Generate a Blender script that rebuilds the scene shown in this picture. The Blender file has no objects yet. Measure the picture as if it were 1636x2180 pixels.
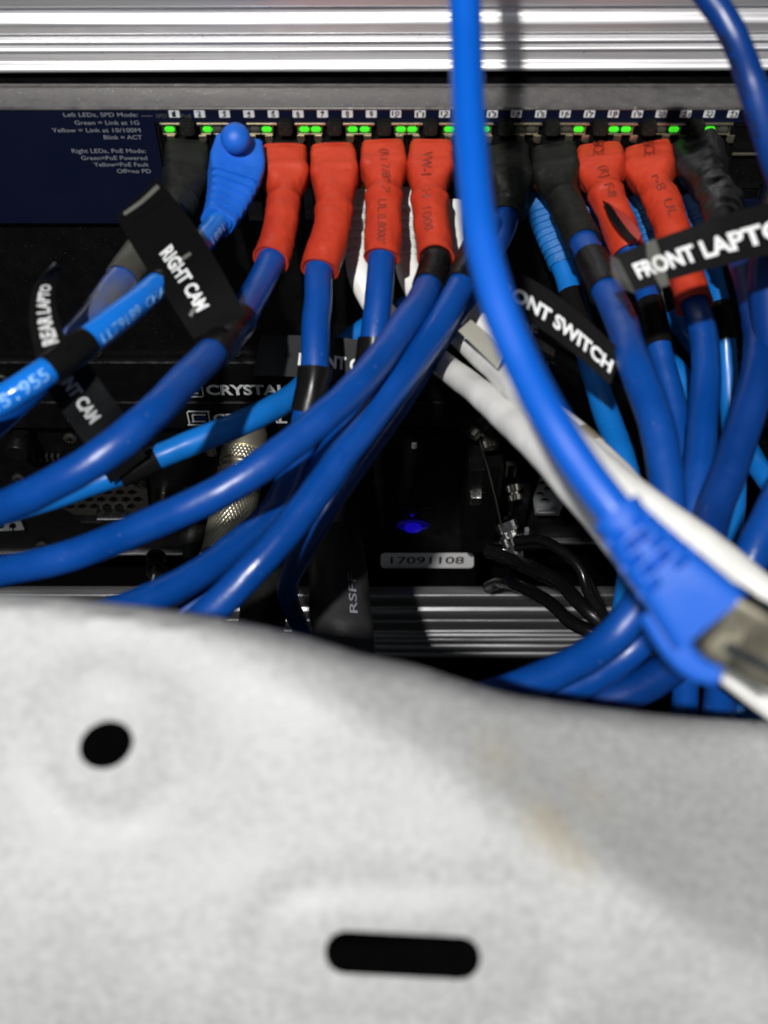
import bpy, bmesh, math, random
from mathutils import Vector, Matrix, noise
from mathutils.geometry import delaunay_2d_cdt
random.seed(7)
SC = bpy.context.scene
COL = SC.collection
# ------------------------------------------------------------------ camera, world, lamps
FPX, TILT = 2400.0, math.radians(54)
CAM = Vector((0, -265.0, 700.0))                     # millimetres; the scene is built in metres
FWD = Vector((0, math.cos(TILT), -math.sin(TILT)))
UPV = Vector((0, math.sin(TILT), math.cos(TILT)))
cd = bpy.data.cameras.new('camera'); cam = bpy.data.objects.new('camera', cd); COL.objects.link(cam)
cam.location = CAM * .001
cam.rotation_euler = (math.pi/2 - TILT, 0, 0)
cd.sensor_fit = 'HORIZONTAL'; cd.sensor_width = 36; cd.lens = 36*FPX/1636
cd.clip_start = .01; cd.clip_end = 20
cd.dof.use_dof = True; cd.dof.focus_distance = .372; cd.dof.aperture_fstop = cd.lens/2.7
SC.camera = cam
w = bpy.data.worlds.new('World'); SC.world = w; w.use_nodes = True
w.node_tree.nodes['Background'].inputs[0].default_value = (.85, .93, 1, 1)
w.node_tree.nodes['Background'].inputs[1].default_value = .05
def lamp(name, typ, loc, target, energy, size, color):
    d = bpy.data.lights.new(name, typ); d.energy = energy; d.color = color
    if typ == 'AREA': d.size = size*.001; d.shape = 'DISK'
    else: d.shadow_soft_size = size*.001
    o = bpy.data.objects.new(name, d); COL.objects.link(o); o.location = Vector(loc)*.001
    o.rotation_euler = (Vector(target)-Vector(loc)).to_track_quat('-Z', 'Y').to_euler()
    return o
TGT = CAM + FWD*320
lamp('work_lamp', 'AREA', CAM - FWD*600 + Vector((-135, 0, 0)) + UPV*80, TGT, 10.0, 22, (1, .975, .95))
lamp('overhead_fill', 'AREA', (-350, -700, 1250), (0, 0, 430), 1.3, 260, (.93, .96, 1))  # added soft fill from above, for the long soft highlights on the cables
SC.view_settings.view_transform = 'Standard'; SC.view_settings.look = 'None'
SC.view_settings.exposure = 0; SC.view_settings.gamma = 1
SC.render.engine = 'CYCLES'
SC.cycles.use_denoising = True
SC.cycles.max_bounces = 6

# ------------------------------------------------------------------ pixel to place
def at(px, py, d):
    return CAM + FWD*d + Vector(((px-818)/FPX*d, 0, 0)) + UPV*((1090-py)/FPX*d)
def ray(px, py):
    return FWD + Vector(((px-818)/FPX, 0, 0)) + UPV*((1090-py)/FPX)
def onY(px, py, Y=0.0):
    r = ray(px, py); t = (Y-CAM.y)/r.y
    return CAM + r*t
def depthY(py, Y=0.0):
    return (Y-CAM.y)/ray(0, py).y
# ------------------------------------------------------------------ materials
def mat(name, col, rough=.4, metal=0., bump=0., bscale=300., mottle=0., mscale=60., emit=None, estr=0., coat=0., spec=.5, aniso=None, col2=None, rvar=.12, trans=0., alpha=1.):
    m = bpy.data.materials.new(name); m.use_nodes = True
    nt = m.node_tree; b = nt.nodes['Principled BSDF']; L = nt.links.new
    b.inputs['Base Color'].default_value = (*col, 1); b.inputs['Roughness'].default_value = rough
    b.inputs['Metallic'].default_value = metal; b.inputs['Specular IOR Level'].default_value = spec
    b.inputs['Coat Weight'].default_value = coat; b.inputs['Coat Roughness'].default_value = .25
    b.inputs['Alpha'].default_value = alpha
    b.inputs['Transmission Weight'].default_value = trans
    if emit: b.inputs['Emission Color'].default_value = (*emit, 1); b.inputs['Emission Strength'].default_value = estr
    tc = nt.nodes.new('ShaderNodeTexCoord')
    src = tc.outputs['Object']
    if aniso:
        mp = nt.nodes.new('ShaderNodeMapping'); mp.inputs['Scale'].default_value = aniso; L(src, mp.inputs[0]); src = mp.outputs[0]
    n = nt.nodes.new('ShaderNodeTexNoise'); n.inputs['Scale'].default_value = mscale; n.inputs['Detail'].default_value = 4; L(src, n.inputs['Vector'])
    mr = nt.nodes.new('ShaderNodeMapRange'); L(n.outputs[0], mr.inputs[0]); mr.inputs[1].default_value = .3; mr.inputs[2].default_value = .7
    mr.inputs[3].default_value = max(.02, rough-rvar); mr.inputs[4].default_value = min(1, rough+rvar); L(mr.outputs[0], b.inputs['Roughness'])
    if mottle or col2:
        r = nt.nodes.new('ShaderNodeValToRGB'); L(n.outputs[0], r.inputs[0])
        c2 = col2 or tuple(c*(1-mottle) for c in col)
        r.color_ramp.elements[0].position = .35; r.color_ramp.elements[0].color = (*c2, 1)
        r.color_ramp.elements[1].position = .65; r.color_ramp.elements[1].color = (*col, 1)
        L(r.outputs[0], b.inputs['Base Color'])
    if bump:
        n2 = nt.nodes.new('ShaderNodeTexNoise'); n2.inputs['Scale'].default_value = bscale; n2.inputs['Detail'].default_value = 3; L(src, n2.inputs['Vector'])
        bp = nt.nodes.new('ShaderNodeBump'); bp.inputs['Strength'].default_value = bump; bp.inputs['Distance'].default_value = .0005
        L(n2.outputs[0], bp.inputs['Height']); L(bp.outputs[0], b.inputs['Normal'])
    return m
M = {}
M['navy_cable'] = mat('deep blue cable jacket', (.0012, .058, .305), .34, spec=.5, bump=.35, bscale=190, mottle=.25, mscale=45)
M['dark_cable'] = mat('dark blue cable jacket', (.0012, .036, .20), .34, spec=.5, bump=.35, bscale=190, mottle=.25, mscale=45)
M['sky_cable'] = mat('sky blue cable jacket', (.004, .15, .53), .32, bump=.2, bscale=150, mottle=.2, mscale=45)
M['bright_cable'] = mat('bright blue cable jacket', (.001, .095, .52), .42, bump=.1, bscale=120, mottle=.1, mscale=30)
M['boot_blue'] = mat('blue moulded boot', (.006, .12, .60), .5, bump=.3, bscale=900, mottle=.15, mscale=120)
M['boot_sky'] = mat('sky blue moulded boot', (.004, .13, .42), .5, bump=.3, bscale=700, mottle=.2, mscale=120)
M['red'] = mat('red heat shrink', (.49, .040, .012), .44, bump=.5, bscale=420, mottle=.22, mscale=110, col2=(.40, .030, .012))
M['red_in'] = mat('red heat shrink inside', (.25, .012, .006), .6)
M['blackshrink'] = mat('black heat shrink', (.0085, .0095, .0078), .5, spec=.3, bump=.6, bscale=300, mottle=.4, mscale=90)
M['greyshrink'] = mat('grey heat shrink', (.07, .07, .06), .4, bump=.5, bscale=260, mottle=.4, mscale=90)
M['tape'] = mat('black label tape', (.0055, .0055, .0055), .28, bump=.35, bscale=70, mscale=70, rvar=.1, spec=.2)
M['flag_tape'] = mat('matt black label strip', (.0045, .0045, .0048), .45, bump=.8, bscale=55, mscale=50, rvar=.12, spec=.02)
M['flag_grey'] = mat('dusty black label strip', (.016, .017, .018), .5, bump=.8, bscale=55, mottle=.5, mscale=90, spec=.1)
M['clear'] = mat('clear label film and pale glare', (.55, .56, .5), .25, alpha=.09, bump=.5, bscale=200)  # film edges, and pale strips standing in for glare on the labels
M['print'] = mat('white print', (.66, .68, .68), .5, mottle=.15, mscale=400)
M['print_grey'] = mat('grey print', (.20, .21, .24), .6)
M['print_dim'] = mat('dim print', (.07, .07, .07), .6)
M['print_cable'] = mat('pale blue cable print', (.16, .42, .85), .5)
M['print_dark'] = mat('dark print on red', (.20, .02, .008), .6)
M['print_black'] = mat('black print', (.01, .012, .03), .6)
M['white_cable'] = mat('white cable jacket', (.82, .82, .79), .42, bump=.15, bscale=150, mottle=.16, mscale=90)
M['beige'] = mat('beige plastic', (.45, .44, .36), .45, mottle=.15)
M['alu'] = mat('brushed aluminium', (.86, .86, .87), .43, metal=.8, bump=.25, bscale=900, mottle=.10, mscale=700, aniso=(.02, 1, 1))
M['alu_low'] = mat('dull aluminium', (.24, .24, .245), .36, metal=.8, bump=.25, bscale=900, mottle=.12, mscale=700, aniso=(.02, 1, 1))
M['galv'] = mat('galvanised steel lid', (.15, .145, .14), .42, metal=.5, bump=.3, bscale=500, mottle=.3, mscale=260)
M['navy'] = mat('navy painted faceplate', (.0028, .005, .019), .6, bump=.1, bscale=900, spec=.1)
M['black'] = mat('black powder coat', (.0022, .0023, .0024), .5, bump=.08, bscale=900, mscale=200, spec=.18)
M['black_gloss'] = mat('black gloss plastic', (.004, .004, .004), .25, bump=.15, bscale=200, spec=.4)
M['void'] = mat('matt black lining', (.0022, .0022, .0022), .9, spec=.05)
M['nickel'] = mat('nickel shell', (.50, .46, .35), .36, metal=.95, bump=.2, bscale=500)
M['darkmetal'] = mat('dark plated shell', (.12, .12, .11), .3, metal=1)
M['chrome'] = mat('bright steel', (.72, .72, .70), .2, metal=1, bump=.5, bscale=220)
M['gold'] = mat('satin gold plated shell', (.85, .80, .62), .33, metal=.92, bump=.2, bscale=400, mottle=.2)
M['steelgrey'] = mat('grey perforated steel', (.28, .29, .30), .45, metal=.5, bump=.2, bscale=600)
M['dimsteel'] = mat('dark perforated steel', (.06, .058, .05), .4, metal=.7, bump=.2, bscale=600)
M['edge'] = mat('bare metal edge', (.35, .35, .36), .3, metal=.9)
M['led_on'] = mat('lit green led', (.02, .4, .01), .4, emit=(.085, 1, .03), estr=.6)
M['led_amber'] = mat('lit amber led', (.4, .2, .01), .4, emit=(1, .32, .01), estr=1.1)
M['led_off'] = mat('unlit led', (.06, .06, .05), .3)
M['led_blue'] = mat('lit blue led', (.0, .0, .1), .3, emit=(.006, .002, .36), estr=.8)
M['led_blue_rim'] = mat('blue tinted lens', (.0, .0, .05), .25, emit=(.002, .001, .09), estr=.6)
M['label_silver'] = mat('silver serial sticker', (.75, .75, .75), .5)
M['contact'] = mat('gold contacts', (.5, .25, .06), .3, metal=1)

def dust(m, scale=2200, lim=.735, col=(.06, .06, .055)):
    nt = m.node_tree; b = nt.nodes['Principled BSDF']; L = nt.links.new
    tc = nt.nodes.new('ShaderNodeTexCoord'); n = nt.nodes.new('ShaderNodeTexNoise'); n.inputs['Scale'].default_value = scale; n.inputs['Detail'].default_value = 1
    L(tc.outputs['Object'], n.inputs['Vector'])
    mr = nt.nodes.new('ShaderNodeMapRange'); L(n.outputs[0], mr.inputs[0]); mr.inputs[1].default_value = lim; mr.inputs[2].default_value = lim+.06
    mx = nt.nodes.new('ShaderNodeMix'); mx.data_type = 'RGBA'; L(mr.outputs[0], mx.inputs[0])
    k = b.inputs['Base Color']
    if k.links: L(k.links[0].from_socket, mx.inputs[6])
    else: mx.inputs[6].default_value = k.default_value
    mx.inputs[7].default_value = (*col, 1); L(mx.outputs[2], k)
dust(M['black']); dust(M['black_gloss'], 1500, .74); dust(M['navy_cable'], 1100, .75, (.10, .16, .38)); dust(M['blackshrink'], 1300, .72)
dust(M['alu'], 900, .76, (.25, .25, .25)); dust(M['galv'], 1500, .72, (.45, .44, .42))
# white panel: mottled paint with beige stains
def panel_mat():
    m = mat('worn white powder coat', (.41, .418, .418), .5, bump=.3, bscale=900, mottle=.2, mscale=800, spec=.35)
    nt = m.node_tree; L = nt.links.new; b = nt.nodes['Principled BSDF']
    base = b.inputs['Base Color'].links[0].from_socket
    geo = nt.nodes.new('ShaderNodeTexCoord')
    cur = base
    n2 = nt.nodes.new('ShaderNodeTexNoise'); n2.inputs['Scale'].default_value = 42; n2.inputs['Detail'].default_value = 6; L(geo.outputs['Object'], n2.inputs['Vector'])
    r2 = nt.nodes.new('ShaderNodeMapRange'); L(n2.outputs[0], r2.inputs[0]); r2.inputs[1].default_value = .35; r2.inputs[2].default_value = .7; r2.inputs[3].default_value = .90; r2.inputs[4].default_value = 1.06
    mx = nt.nodes.new('ShaderNodeMix'); mx.data_type = 'RGBA'; mx.blend_type = 'MULTIPLY'; mx.inputs[0].default_value = 1
    L(cur, mx.inputs[6]); L(r2.outputs[0], mx.inputs[7]); cur = mx.outputs[2]
    for (px, py, d, rad, a) in ((1055, 1605, 167, 5, .4), (1190, 1775, 160, 4.5, .55), (1260, 1690, 167, 5, .4), (1160, 1735, 160, 4.5, .4), (1235, 1830, 158, 4, .5)):
        c = at(px, py, pdepth(px, py))*.001
        vm = nt.nodes.new('ShaderNodeVectorMath'); vm.operation = 'DISTANCE'; L(geo.outputs['Object'], vm.inputs[0]); vm.inputs[1].default_value = c + Vector((0, 0, 0))
        ad = nt.nodes.new('ShaderNodeMath'); ad.operation = 'MULTIPLY_ADD'; L(n2.outputs[0], ad.inputs[0]); ad.inputs[1].default_value = .008; L(vm.outputs['Value'], ad.inputs[2])
        mr = nt.nodes.new('ShaderNodeMapRange'); L(ad.outputs[0], mr.inputs[0]); mr.inputs[1].default_value = .003; mr.inputs[2].default_value = rad*.001+.0045; mr.inputs[3].default_value = a; mr.inputs[4].default_value = 0
        m2 = nt.nodes.new('ShaderNodeMix'); m2.data_type = 'RGBA'; L(mr.outputs[0], m2.inputs[0]); L(cur, m2.inputs[6]); m2.inputs[7].default_value = (.36, .32, .22, 1); cur = m2.outputs[2]
    L(cur, b.inputs['Base Color'])
    return m

# ------------------------------------------------------------------ objects
WL = {}
def put(name, verts, faces, m, parent=None, smooth=True, label=None, origin=True):
    """verts in world millimetres -> one mesh object, parented, origin at its own middle"""
    base = WL[parent.name] if parent else Vector((0, 0, 0))
    vs = [Vector(v) for v in verts]
    if origin:
        lo = Vector([min(v[i] for v in vs) for i in range(3)]); hi = Vector([max(v[i] for v in vs) for i in range(3)]); o = (lo+hi)/2
    else: o = base.copy()
    me = bpy.data.meshes.new(name)
    me.from_pydata([tuple((v-o)*.001) for v in vs], [], faces); me.update()
    bm = bmesh.new(); bm.from_mesh(me); bmesh.ops.recalc_face_normals(bm, faces=bm.faces); bm.to_mesh(me); bm.free()
    me.materials.append(M[m])
    if smooth:
        me.polygons.foreach_set('use_smooth', [True]*len(me.polygons)); me.set_sharp_from_angle(angle=math.radians(38))
    ob = bpy.data.objects.new(name, me); COL.objects.link(ob)
    ob.location = (o-base)*.001
    if parent: ob.parent = parent
    WL[ob.name] = o
    if label: ob['label'] = label
    return ob
def thing(name, label, cat, loc, group=None):
    o = bpy.data.objects.new(name, None); COL.objects.link(o); o.location = Vector(loc)*.001
    o.empty_display_size = .005
    o['label'] = label; o['category'] = cat
    if group: o['group'] = group
    WL[o.name] = Vector(loc); return o
def tag(o, label, cat, group=None):
    o['label'] = label; o['category'] = cat
    if group: o['group'] = group
    return o
def join(parts):
    V, F = [], []
    for v, f in parts:
        k = len(V); V += list(v); F += [tuple(i+k for i in q) for q in f]
    return V, F
def bbox(x0, x1, y0, y1, z0, z1, bev=.0, seg=2):
    bm = bmesh.new()
    bmesh.ops.create_cube(bm, size=1, matrix=Matrix.Translation(((x0+x1)/2, (y0+y1)/2, (z0+z1)/2)) @ Matrix.Diagonal((abs(x1-x0), abs(y1-y0), abs(z1-z0), 1)))
    if bev: bmesh.ops.bevel(bm, geom=bm.edges[:], offset=bev, segments=seg, affect='EDGES')
    V = [v.co.copy() for v in bm.verts]; F = [tuple(v.index for v in f.verts) for f in bm.faces]
    bm.free(); return V, F
def face_px(px0, px1, r0, r1, Y, depth, bev=.15):
    """a box whose front face lies on plane y=Y between two picture rows; px read at the middle row"""
    m = (r0+r1)/2
    x0, x1 = onY(px0, m, Y).x, onY(px1, m, Y).x
    z0, z1 = onY(0, r1, Y).z, onY(0, r0, Y).z
    return bbox(x0, x1, Y, Y+depth, z0, z1, bev)
def cyl(p0, p1, r0, r1=None, n=24, caps=True, prof=None, rad=None):
    p0, p1 = Vector(p0), Vector(p1); r1 = r0 if r1 is None else r1
    a = (p1-p0).normalized(); s = a.orthogonal().normalized(); t = a.cross(s)
    rings = prof or [(0, r0), (1, r1)]
    V, F = [], []
    for i, (u, r) in enumerate(rings):
        for k in range(n):
            an = 2*math.pi*k/n; rr = r + (rad(u, an) if rad else 0)
            V.append(p0+(p1-p0)*u + s*math.cos(an)*rr + t*math.sin(an)*rr)
        if i:
            for k in range(n): F.append(((i-1)*n+k, (i-1)*n+(k+1) % n, i*n+(k+1) % n, i*n+k))
    if caps:
        F.append(tuple(range(n))); F.append(tuple((len(rings)-1)*n+k for k in range(n)))
    return V, F
def ball(c, r, sx=1, sy=1, sz=1):
    bm = bmesh.new(); bmesh.ops.create_uvsphere(bm, u_segments=24, v_segments=16, radius=r)
    V = [Vector(c)+Vector((v.co.x*sx, v.co.y*sy, v.co.z*sz)) for v in bm.verts]; F = [tuple(v.index for v in f.verts) for f in bm.faces]; bm.free(); return V, F

# ---- lettering
TXT = {}
def text2d(s, bold=.0):
    k = (s, bold)
    if k in TXT: return TXT[k]
    c = bpy.data.curves.new('t', 'FONT'); c.body = s; c.size = 1; c.offset = bold; c.resolution_u = 3; c.fill_mode = 'FRONT'
    o = bpy.data.objects.new('t', c); COL.objects.link(o)
    bpy.context.view_layer.update()
    me = bpy.data.meshes.new_from_object(o.evaluated_get(bpy.context.evaluated_depsgraph_get()))
    V = [(v.co.x, v.co.y) for v in me.vertices]; F = [tuple(p.vertices) for p in me.polygons]
    bpy.data.objects.remove(o); bpy.data.curves.remove(c); bpy.data.meshes.remove(me)
    x0 = min(v[0] for v in V); x1 = max(v[0] for v in V); y1 = .72
    V = [((x-x0)/(x1-x0), y/y1) for x, y in V]          # x 0..1, cap height 0..1
    TXT[k] = (V, F, (x1-x0)/y1); return TXT[k]
def flat_text(s, px0, px1, row, hpx, Y, lift=.12, bold=.0, slant=0):
    """text on a plane y=Y, baseline at row, from px0 to px1"""
    V, F, _ = text2d(s, bold)
    a = onY(px0, row, Y-lift); b = onY(px1, row, Y-lift); h = onY(px0, row-hpx, Y-lift).z - a.z
    return [Vector((a.x+(b.x-a.x)*x, Y-lift, a.z+h*y)) for x, y in V], F

# ---- paths and sweeps
class Path:
    def __init__(s, pts): s.p = [at(*q) for q in pts]
    def pos(s, t):
        n = len(s.p)-1; t = max(0, min(n, t)); i = min(int(t), n-1); u = t-i
        p1, p2 = s.p[i], s.p[i+1]
        p0 = s.p[i-1] if i > 0 else p1*2-p2
        p3 = s.p[i+2] if i+2 <= n else p2*2-p1
        q = .5*((2*p1)+(p2-p0)*u+(2*p0-5*p1+4*p2-p3)*u*u+(3*p1-p0-3*p2+p3)*u**3)
        return q+.75*noise.noise_vector(q*.035)
    def frame(s, t):
        e = .02; T = (s.pos(t+e)-s.pos(t-e)).normalized(); P = s.pos(t)
        N = (CAM-P); N = (N-T*N.dot(T)).normalized(); return P, T, N, T.cross(N)     # N towards the viewer's side, B across
def sweep(path, t0, t1, rx, ry=None, e=None, n=None, m=24, cap0=True, cap1='flat', nz=0., nsc=.12, disp=None, off=None, roll=0):
    """rx, ry, e: numbers or functions of u in 0..1"""
    f = lambda q, u, d: d if q is None else (q(u) if callable(q) else q)
    n = n or max(8, int((t1-t0)*10)); V, F = [], []
    us = [i/n for i in range(n+1)]
    def ring(t, u, k=1., dn=0):
        P, T, N, B = path.frame(t)
        if roll: N, B = N*math.cos(roll)+B*math.sin(roll), B*math.cos(roll)-N*math.sin(roll)
        if off: P = P + N*off(u)
        a = f(rx, u, 1); b = f(ry, u, a); ex = 2/f(e, u, 2)
        for j in range(m):
            th = 2*math.pi*j/m; c, s_ = math.cos(th), math.sin(th)
            x = math.copysign(abs(c)**ex, c)*(a-dn)*k; y = math.copysign(abs(s_)**ex, s_)*(b-dn)*k
            q = P+B*x+N*y
            dd = 0
            if nz: dd += nz*(noise.noise(q*nsc)+.5*noise.noise(q*nsc*2.7))
            if disp: dd += disp(u, th)
            if dd: q = q+(B*x+N*y).normalized()*dd
            V.append(q)
    for u in us: ring(t0+(t1-t0)*u, u)
    R = len(us)
    if cap1 == 'lip':
        dt = (t1-t0)/n
        ring(t1, 1, 1, .45); ring(t1-dt*.8, 1, 1, .55); R += 2
    for i in range(1, R):
        for j in range(m): F.append(((i-1)*m+j, (i-1)*m+(j+1) % m, i*m+(j+1) % m, i*m+j))
    if cap0: F.append(tuple(range(m)))
    if cap1: F.append(tuple((R-1)*m+j for j in range(m)))
    return V, F
def tube_text(path, s, t0, t1, r, ang, h, flip=False, bold=.012, lift=.3):
    """text laid on a cable between t0 and t1; ang = angle from the viewer-facing line, h = height in mm"""
    V, F, _ = text2d(s, bold); out = []
    for x, y in V:
        P, T, N, B = path.frame(t0+(t1-t0)*x)
        a = ang + (y-.5)*h/r*(-1 if t1 > t0 else 1)
        out.append(P+(N*math.cos(a)+B*math.sin(a))*(r+lift))
    return out, F
def crom(pts, t):
    n = len(pts)-1; t = max(0, min(n, t*n)); i = min(int(t), n-1); u = t-i
    p1, p2 = pts[i], pts[i+1]; p0 = pts[i-1] if i > 0 else p1*2-p2; p3 = pts[i+2] if i+2 <= n else p2*2-p1
    return .5*((2*p1)+(p2-p0)*u+(2*p0-5*p1+4*p2-p3)*u*u+(3*p1-p0-3*p2+p3)*u**3)
class Ribbon:
    def __init__(s, A, B): s.A = [at(*q) for q in A]; s.B = [at(*q) for q in B]
    def pt(s, u, v, lift=0):
        a, b = crom(s.A, u), crom(s.B, u); p = a+(b-a)*v
        if lift:
            du = (crom(s.A, min(1, u+.03))-crom(s.A, max(0, u-.03))); nn = du.cross(b-a).normalized()
            if nn.dot(CAM-p) < 0: nn = -nn
            p = p+nn*lift
        return p
    def mesh(s, nu=16, nv=3, th=.3):
        V, F = [], []
        for L_ in (0, -th):
            for i in range(nu+1):
                for j in range(nv+1): V.append(s.pt(i/nu, j/nv, L_ or .001))
        K = (nu+1)*(nv+1); q = lambda i, j, k: k*K+i*(nv+1)+j
        for i in range(nu):
            for j in range(nv):
                F.append((q(i, j, 0), q(i+1, j, 0), q(i+1, j+1, 0), q(i, j+1, 0))); F.append((q(i, j, 1), q(i, j+1, 1), q(i+1, j+1, 1), q(i+1, j, 1)))
        for i in range(nu):
            F.append((q(i, 0, 0), q(i+1, 0, 0), q(i+1, 0, 1), q(i, 0, 1))); F.append((q(i, nv, 0), q(i+1, nv, 0), q(i+1, nv, 1), q(i, nv, 1)))
        for j in range(nv):
            F.append((q(0, j, 0), q(0, j+1, 0), q(0, j+1, 1), q(0, j, 1))); F.append((q(nu, j, 0), q(nu, j+1, 0), q(nu, j+1, 1), q(nu, j, 1)))
        return V, F
    def text(s, st, u0, u1, v0, v1, bold=.038, lift=.15):
        V, F, _ = text2d(st, bold)
        return [s.pt(u0+(u1-u0)*x, v0+(v1-v0)*(1-y), lift) for x, y in V], F
def flag(parent, A, B, texts=(), name='label_flag', m='flag_tape', label=None, nu=16):
    r = Ribbon(A, B); V, F = r.mesh(nu)
    o = put(name, V, F, m, parent, label=label)
    for (st, u0, u1, v0, v1, mm) in texts:
        V, F = r.text(st, u0, u1, v0, v1); put('lettering', V, F, mm, o, smooth=False)
    return o

# ---- plate with holes (2D polygon -> 3D)
def plate(outer, holes, to3, th, grid=None):
    pts = [Vector(p) for p in outer]; loops = [list(range(len(outer)))]
    for h in holes:
        k = len(pts); pts += [Vector(p) for p in h]; loops.append(list(range(k, k+len(h))))
    def inside(p, poly):
        c = False; j = len(poly)-1
        for i in range(len(poly)):
            a, b = poly[i], poly[j]
            if (a[1] > p[1]) != (b[1] > p[1]) and p[0] < (b[0]-a[0])*(p[1]-a[1])/(b[1]-a[1])+a[0]: c = not c
            j = i
        return c
    if grid:
        x0 = min(p[0] for p in outer); x1 = max(p[0] for p in outer); y0 = min(p[1] for p in outer); y1 = max(p[1] for p in outer)
        y = y0+grid*.5
        while y < y1:
            x = x0+grid*.5
            while x < x1:
                q = (x+random.uniform(-.1, .1)*grid, y+random.uniform(-.1, .1)*grid)
                if inside(q, outer) and not any(inside(q, h) for h in holes): pts.append(Vector(q))
                x += grid
            y += grid
    edges = [(l[i], l[(i+1) % len(l)]) for l in loops for i in range(len(l))]
    v, e, f, *_ = delaunay_2d_cdt(pts, edges, [], 1, 1e-6)
    # output type 1 keeps what the constraints enclose; drop the triangles in holes
    fs = []
    for t in f:
        c = sum((v[i] for i in t), Vector((0, 0)))/len(t)
        if inside(c, outer) and not any(inside(c, h) for h in holes): fs.append(tuple(t))
    n = len(v); V = [to3(p[0], p[1], 0) for p in v]+[to3(p[0], p[1], th) for p in v]
    F = list(fs)+[tuple(i+n for i in reversed(t)) for t in fs]
    cnt = {}
    for t in fs:
        for i in range(len(t)):
            a, b = t[i], t[(i+1) % len(t)]; k = (min(a, b), max(a, b)); cnt.setdefault(k, []).append((a, b))
    for k, l in cnt.items():
        if len(l) == 1: a, b = l[0]; F.append((b, a, a+n, b+n))
    return V, F
def ell(cx, cy, rx, ry, n=20, rot=0):
    return [(cx+rx*math.cos(t)*math.cos(rot)-ry*math.sin(t)*math.sin(rot), cy+rx*math.cos(t)*math.sin(rot)+ry*math.sin(t)*math.cos(rot)) for t in [2*math.pi*i/n for i in range(n)]]

# ================================================================== SETTING
o = put('wall', *bbox(-420, 420, 70, 76, 100, 760), 'void', smooth=False); o['kind'] = 'structure'
o = put('floor', *bbox(-420, 420, -330, 69, 96, 100), 'void', smooth=False); o['kind'] = 'structure'

# ---- fluted rails
def rail(rows, Y0, x0, x1, back, m, parent, name='fluted_face', tilt=0):
    pr = [(Y0+dy, onY(0, r, Y0).z) for r, dy in rows]
    fine = []
    for i in range(len(pr)-1):
        for k in range(4): fine.append(None)
    P = [Vector((0, a, b)) for a, b in pr]
    fine = [crom(P, i/(len(P)*5)) for i in range(len(P)*5+1)]
    V = [Vector((x0, p.y, p.z)) for p in fine]+[Vector((x0, back, fine[-1].z)), Vector((x0, back, fine[0].z))]
    n = len(V); V += [Vector((x1, v.y, v.z + tilt*(x1-x0))) for v in V]
    F = [(i, (i+1) % n, n+(i+1) % n, n+i) for i in range(n)]+[tuple(range(n)), tuple(range(2*n-1, n-1, -1))]
    return put(name, V, F, m, parent)
t = thing('aluminium_rail', 'fluted silver aluminium rail running along the top above the network switch', 'rail', (0, 14, onY(0, 160, 13).z), 'fluted aluminium rails of the rack')
top_rows = [(-75, .9), (-62, 0), (-45, 0), (-36, 1.6), (-26, .2), (-14, 0), (0, -.4), (14, .0), (20, .3), (25, 1.9), (33, 2.1), (38, .9), (46, .2), (56, -.5), (66, -.2), (78, .3), (82, 1.5), (86, 1.6), (89, .2), (93, -.3), (97, .6), (101, 1.4), (105, 1.2), (108, .1), (112, -.2), (116, .8), (122, .9), (132, .9), (138, .8), (143, -.1), (148, -.8), (154, -.7), (159, .3), (163, 3.5)]
rail(top_rows, 13, -250, 250, 34, 'alu', t, tilt=.0035)
t = thing('aluminium_rail', 'fluted aluminium rail running along the bottom of the rack, half hidden by cables', 'rail', (0, 0, onY(0, 1405, -2).z), 'fluted aluminium rails of the rack')
bot_rows = [(1270, 2), (1272, .4), (1285, .2), (1294, .6), (1297, 2.0), (1301, 2.2), (1304, .4), (1312, -.2), (1318, .2), (1320, 1.6), (1323, 1.6), (1325, .2), (1340, 0), (1342, .8), (1344, 2.6), (1346, .3), (1349, 0), (1351, 1.8), (1353, 2.4), (1355, .4), (1358, 0), (1361, 1.9), (1363, 2.4), (1365, .2), (1372, 0), (1375, 1.8), (1377, 2.2), (1380, .2), (1388, -.2), (1391, 1.8), (1393, 2.0), (1396, .2), (1402, .2), (1405, 2.5)]
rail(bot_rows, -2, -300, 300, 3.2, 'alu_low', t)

# ================================================================== NETWORK SWITCH
zt, zb = onY(0, 231, 0).z, onY(0, 475, 0).z
sw = thing('network_switch', 'grey-lidded network switch with a navy face, numbered ports and green lights', 'network switch', (0, 0, zb))
put('chassis', *bbox(-225, 225, 1.2, 60, zb+.3, zt-.4, .4), 'black', sw, smooth=False)
ztop = onY(0, 222, -1.2)
V, F = bbox(-228, 228, -.4, 10.0, zt-.45, zt+.55, .35, 3)
put('lid', V, F, 'galv', sw)
put('lid_flange', *bbox(-228, 228, 8.9, 10.2, zt+.3, zt+.95, .2), 'galv', sw)
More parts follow.
